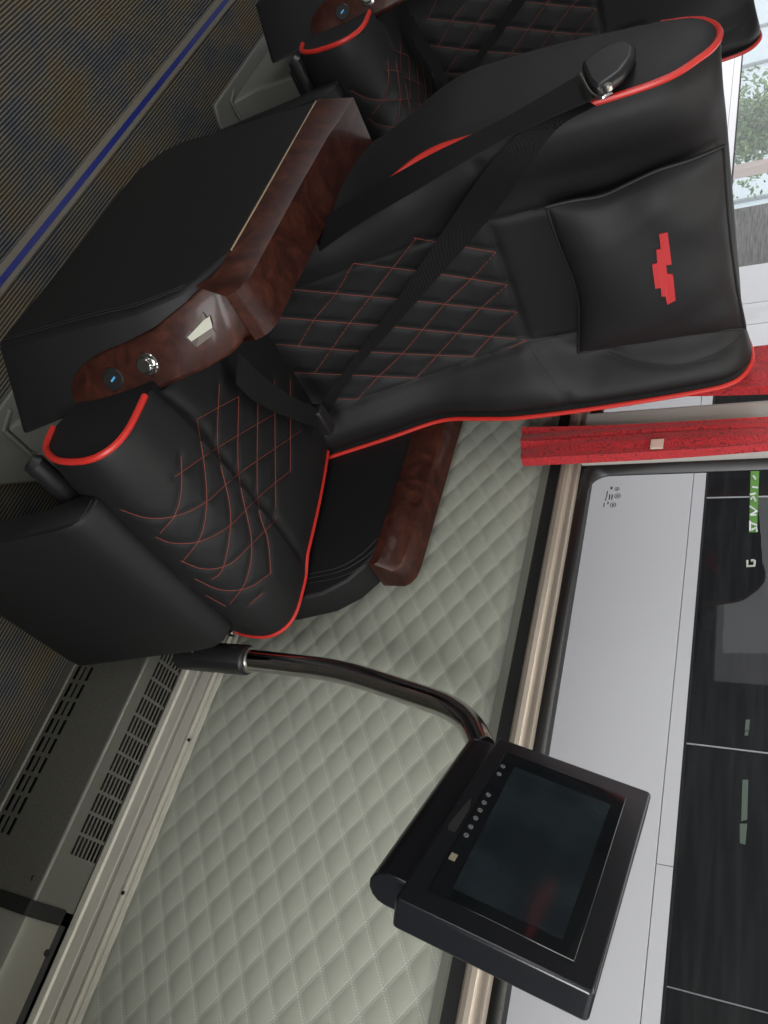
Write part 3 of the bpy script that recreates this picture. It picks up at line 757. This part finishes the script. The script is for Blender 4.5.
# hinge barrel along the lower edge
def stad(w, r, k=8):
    return [(-w + r * math.cos(a), r * math.sin(a)) for a in np.linspace(math.pi / 2, 3 * math.pi / 2, k)] + [(r * math.cos(a), r * math.sin(a)) for a in np.linspace(-math.pi / 2, math.pi / 2, k)]
hb = o + e1 * .0 - e2 * .006 - en * .040
G().prism(stad(.020, .021), hb, e2, en, e1, -.010, mw * .87).build('hinge_barrel', M_GLOSS, mon, bevel=.003)
def bent(P, r, n=7):
    P = [np.array(p, float) for p in P]; out = [P[0]]
    for a, b, c, q in zip(P[:-2], P[1:-1], P[2:], r):
        u, w = nrm(a - b), nrm(c - b)
        for t in np.linspace(0, 1, n): out.append((1 - t) ** 2 * (b + u * q) + 2 * t * (1 - t) * b + t * t * (b + w * q))
    return out + [P[-1]]
tub = bent([(-.434, 1.03, .395), (-.430, 1.03, .610), (-.385, 1.03, .842), (-.322, .990, .892)], (.06, .062), 12)
G().tube(tub, .0190, 20).build('arm_tube', M_CHROME, mon)['label'] = 'bent chrome tube'
G().tube([(-.430, 1.03, .255), (-.431, 1.03, .262), (-.433, 1.03, .412), (-.433, 1.03, .415)], [.020, .027, .027, .025], 20).build('socket', M_PLAST, mon)
G().tube([(-.433, 1.03, .413), (-.4335, 1.03, .421)], .0225, 20).build('collar', M_STEEL, mon)
G().prism([(-.62, .262), (-.425, .262), (-.425, .31), (-.62, .279)], (0, 0, 0), (1, 0, 0), (0, 0, 1), (0, 1, 0), 1.0, 1.042).build('bracket', M_PLAST, mon, bevel=.004)
G().box((-.655, .958, 0), (-.60, 1.004, .28)).build('arm_post', M_PLAST, mon, bevel=.004)

# ------------------------------------------------------------------ curtains
def curtain(name, label, x0b, x1b, x0t, x1t, zb0, zb1, y, tagged):
    e = empty(name, ((x0b + x1b) / 2, y, zb0), label, 'curtain', 'red curtains tied beside the window pillar')
    N, K = 40, 46; rows = []; zt = 1.76
    for i in range(N + 1):
        t = i / N; ring = []
        for j in range(K):
            a = j / K
            if a < .5: s = a * 2; side = -1
            else: s = 2 - a * 2; side = 1
            flare = math.exp(-t * 14)
            xa = x0b + (x0t - x0b) * min(1, t * 2.2); xb = x1b + (x1t - x1b) * min(1, t * (2.2 if tagged else 1.9))
            x = xa + (xb - xa) * s
            zb = zb0 + (zb1 - zb0) * s
            ple = .0012 * math.sin(s * 2 * math.pi * 2.5 + .8 * math.sin(6 * t)) - (.004 if s > .40 else 0)
            ring.append((x + .003 * math.sin(9 * t + 5 * s), y + side * .009 + ple + .004 * flare * math.sin(s * 12), zb + (zt - zb) * t))
        rows.append(ring)
    g = G(); g.grid(rows, False, True); g.f.append(tuple(range(K))); k = N * K; g.f.append(tuple(range(k, k + K)))
    g.build('cloth', M_CURT, e, ang=50)
    if tagged:
        p = aty(657, 444, y - .017)
        G().prism(rr(-.0105, -.0105, .0105, .0105, .001), p, (1, 0, 0), (0, 0, 1), (0, 1, 0), -.001, .001).build('label_patch', plain('label_rim', (.55, .48, .40), .6), e)
        G().prism(rr(-.0088, -.0088, .0088, .0088, .001), p, (1, 0, 0), (0, 0, 1), (0, 1, 0), -.0016, 0).build('label_face', plain('label_face', (.62, .42, .36), .6), e)
    return e
curtain('curtain', 'red patterned tied curtain with a small pale square patch on the window pillar', -.985, -.893, -.968, -.908, .806, .822, 1.082, True)
curtain('curtain', 'red patterned tied curtain half hidden behind the nearer backrest', -1.15, -1.072, -1.14, -1.028, .80, .82, 1.082, False)

# ------------------------------------------------------------------ outside
struct(G().box((-60, 1.3, -1.35), (40, 60, -1.3)).build('ground', plain('pale_paving', (.35, .35, .34), .8)), 'paved yard outside the bus', 'ground')
ya = -.1116946
bd = nrm([1, ya, 0]); bn = nrm([-ya, 1, 0])
bo = np.array([0, 2.0, 0])
bus = empty('parked_bus', (0, 2.3, -1.3), 'white coach with dark windows parked outside beside the window', 'bus')
def bx(x): return x / bd[0]
def bprism(x0, x1, z0, z1, d0, d1, name, mat, parent=bus, bevel=0):
    return G().prism([(bx(x0), z0), (bx(x1), z0), (bx(x1), z1), (bx(x0), z1)], bo, bd, (0, 0, 1), bn, d0, d1).build(name, mat, parent, bevel=bevel)
body = bprism(-7.5, 2.5, -.95, .9655, 0, .06, 'side_panel', M_BUSWHITE)
bprism(-7.5, -.449, .9675, 1.005, .0, .06, 'waist_trim', M_BUSWHITE); bprism(-.447, 2.5, .9675, 1.005, 0, .06, 'waist_trim', M_BUSWHITE)
bprism(-7.5, 2.5, .96, 1.0, .03, .07, 'waist_gap', M_BLACK)
bprism(-7.5, 2.5, 1.005, 1.0115, .002, .02, 'window_gasket', M_BLACK)
for x0, x1 in ((-2.40, -1.642), (-1.636, -.770), (-.764, -.2), (-.196, 2.5)): bprism(x0, x1, 1.010, 1.86, .006, .02, 'window', M_TINT)
for x, w in ((-1.639, .0028), (-.767, .0016), (-.198, .0006)): bprism(x - w, x + w, 1.010, 1.86, .005, .025, 'window_divider', plain('pale_seal', (.35, .35, .36), .4) if x < -1.6 else bpy.data.materials['pale_seal'])
for x0, x1 in ((-2.98, -2.705), (-2.70, -2.56), (-2.556, -2.40)): bprism(x0, x1, 1.008, 1.86, 0, .06, 'window_post', M_BUSWHITE)
cur = plain('reflection_grey', (.16, .155, .15), .8)
t = NT('streaked_reflection_grey').set(rough=.7); mp = t.n('ShaderNodeMapping'); mp.inputs['Scale'].default_value = (3, 1, 40); t.l(t.coord()[0], mp.inputs[0])
t.color(t.ramp(t.noise(4, 5, .7, vec=mp.outputs[0]).outputs[0], [(.35, (.10, .10, .095)), (.7, (.24, .23, .22))]))
bprism(-3.50, -2.985, 1.010, 1.86, .01, .02, 'window_reflection', t.m)  # grey streaks painted in for the reflection in this window
bprism(-7.5, -3.505, 1.012, 1.86, .010, .014, 'window', M_GLASS)
bprism(-7.5, 2.5, 1.86, 2.1, 0, .06, 'roof_panel', M_BUSWHITE)
for x0, x1, px, w in ((466, 532, 752, 5.5),):
    pass
def onbus(px, py, d=.0):
    r = ray(px, py); q = bo + bn * d; t = np.dot(q - EYE, bn) / np.dot(r, bn); return EYE + r * t
def decal(name, quad, mat, d=.004, th=.002):
    q = [onbus(*a, d) for a in quad]
    return G().add(q + [p + bn * th for p in q], [(0, 1, 2, 3), (4, 5, 6, 7)] + [(i, (i + 1) % 4, 4 + (i + 1) % 4, 4 + i) for i in range(4)]).build(name, mat, bus)
Mg = plain('green_sticker', (.12, .30, .05), .5)
st = decal('window_sticker', ((751, 462), (759.5, 462), (757, 532), (749, 532)), Mg)
Zs = lambda a, b: (668 + a / 6.4, 440 + b / 6.4)
g = G()
for L in ([(525, 350), (560, 340)], [(530, 380), (545, 360), (560, 390)], [(525, 425), (568, 455), (525, 480)], [(528, 480), (565, 478)], [(525, 530), (568, 545)], [(535, 575), (565, 560), (568, 585)], [(525, 520), (525, 580)], [(545, 230), (560, 250)], [(540, 300), (575, 305)]):
    P = [onbus(*Zs(*a), .002) for a in L]; G().tube(P, .0032, 6).build('letter', M_WHITE, st)

Mp = plain('pale_sticker', (.50, .52, .44), .5)
for L in ([(507, 772), (507, 808), (552, 805), (555, 772)], [(530, 772), (552, 770)]):
    g = G().tube([onbus(*Zs(*a), .002) for a in L], .0038, 6); g.build('window_mark_and_light', Mp, bus)
Ml = plain('pale_green_light', (.09, .12, .095), .4)
Zt = lambda a, b: (668 + a / 2.98, 680 + b / 2.98)
for qd in ([(232, 118), (244, 118), (241, 150), (229, 150)], [(230, 153), (240, 153), (238, 165), (228, 165)], [(222, 297), (239, 297), (236, 415), (218, 420)], [(214, 428), (236, 428), (230, 490), (214, 485)]):
    decal('window_mark_and_light', [Zt(*a) for a in qd], Ml)  # pale patches painted on for lights in the dark windows
# background seen through the other bus
bld = empty('outside_building', (-20, 12, -1.3), 'pale building far behind the parked bus', 'building')
def facing(px, py, dist):
    r = nrm(ray(px, py)); return EYE + r * dist
G().box((-34, 11.5, -1.3), (-8, 14, 6)).build('wall', plain('pale_facade', (.62, .68, .72), .7), bld)
g = G()
for k in range(12): g.box((-33 + 2 * k, 11.42, -1.3), (-32.94 + 2 * k, 11.52, 6))
g.build('panel_joint', plain('joint_grey', (.3, .32, .34), .6), bld)
tp = facing(760, 128, 9.5)
tree = empty('tree', (tp[0], tp[1], -1.3), 'green leafy tree beyond the parked bus at the photo edge', 'tree')
G().tube([(tp[0], tp[1], -1.3), (tp[0] + .05, tp[1], .2), (tp[0], tp[1] + .05, 1.2)], [.12, .09, .04], 10).build('trunk', plain('bark', (.08, .06, .045), .9), tree)
g = G()
for k in range(4200):
    d = nrm(np.random.RandomState(k).normal(size=3)); rr_ = (.25 + .75 * random.random()) ; c = np.array([tp[0], tp[1], tp[2]]) + d * np.array([.62, .62, .72]) * rr_ * (.8 + .35 * math.sin(5 * d[0] + 3 * d[2]))
    a, b = nrm(np.random.RandomState(k + 9000).normal(size=3)), nrm(np.random.RandomState(k + 20000).normal(size=3)); b = nrm(b - a * np.dot(a, b))
    g.add([c - a * .032, c + b * .015, c + a * .032, c - b * .015], [(0, 1, 2, 3)])
t = NT('leaf_green').set(rough=.6); t.color(t.ramp(t.noise(6, 3).outputs[0], [(.3, (.06, .12, .035)), (.7, (.20, .30, .12))]))
g.build('foliage', t.m, tree, merge=False)
pp = facing(755, 168, 8.6)
tag(G().box((pp[0] - .045, pp[1] - .045, -1.3), (pp[0] + .045, pp[1] + .045, 4)).build('post', plain('pinkish_post', (.42, .33, .30), .7)), 'pinkish upright post beside the tree beyond the parked bus', 'post')
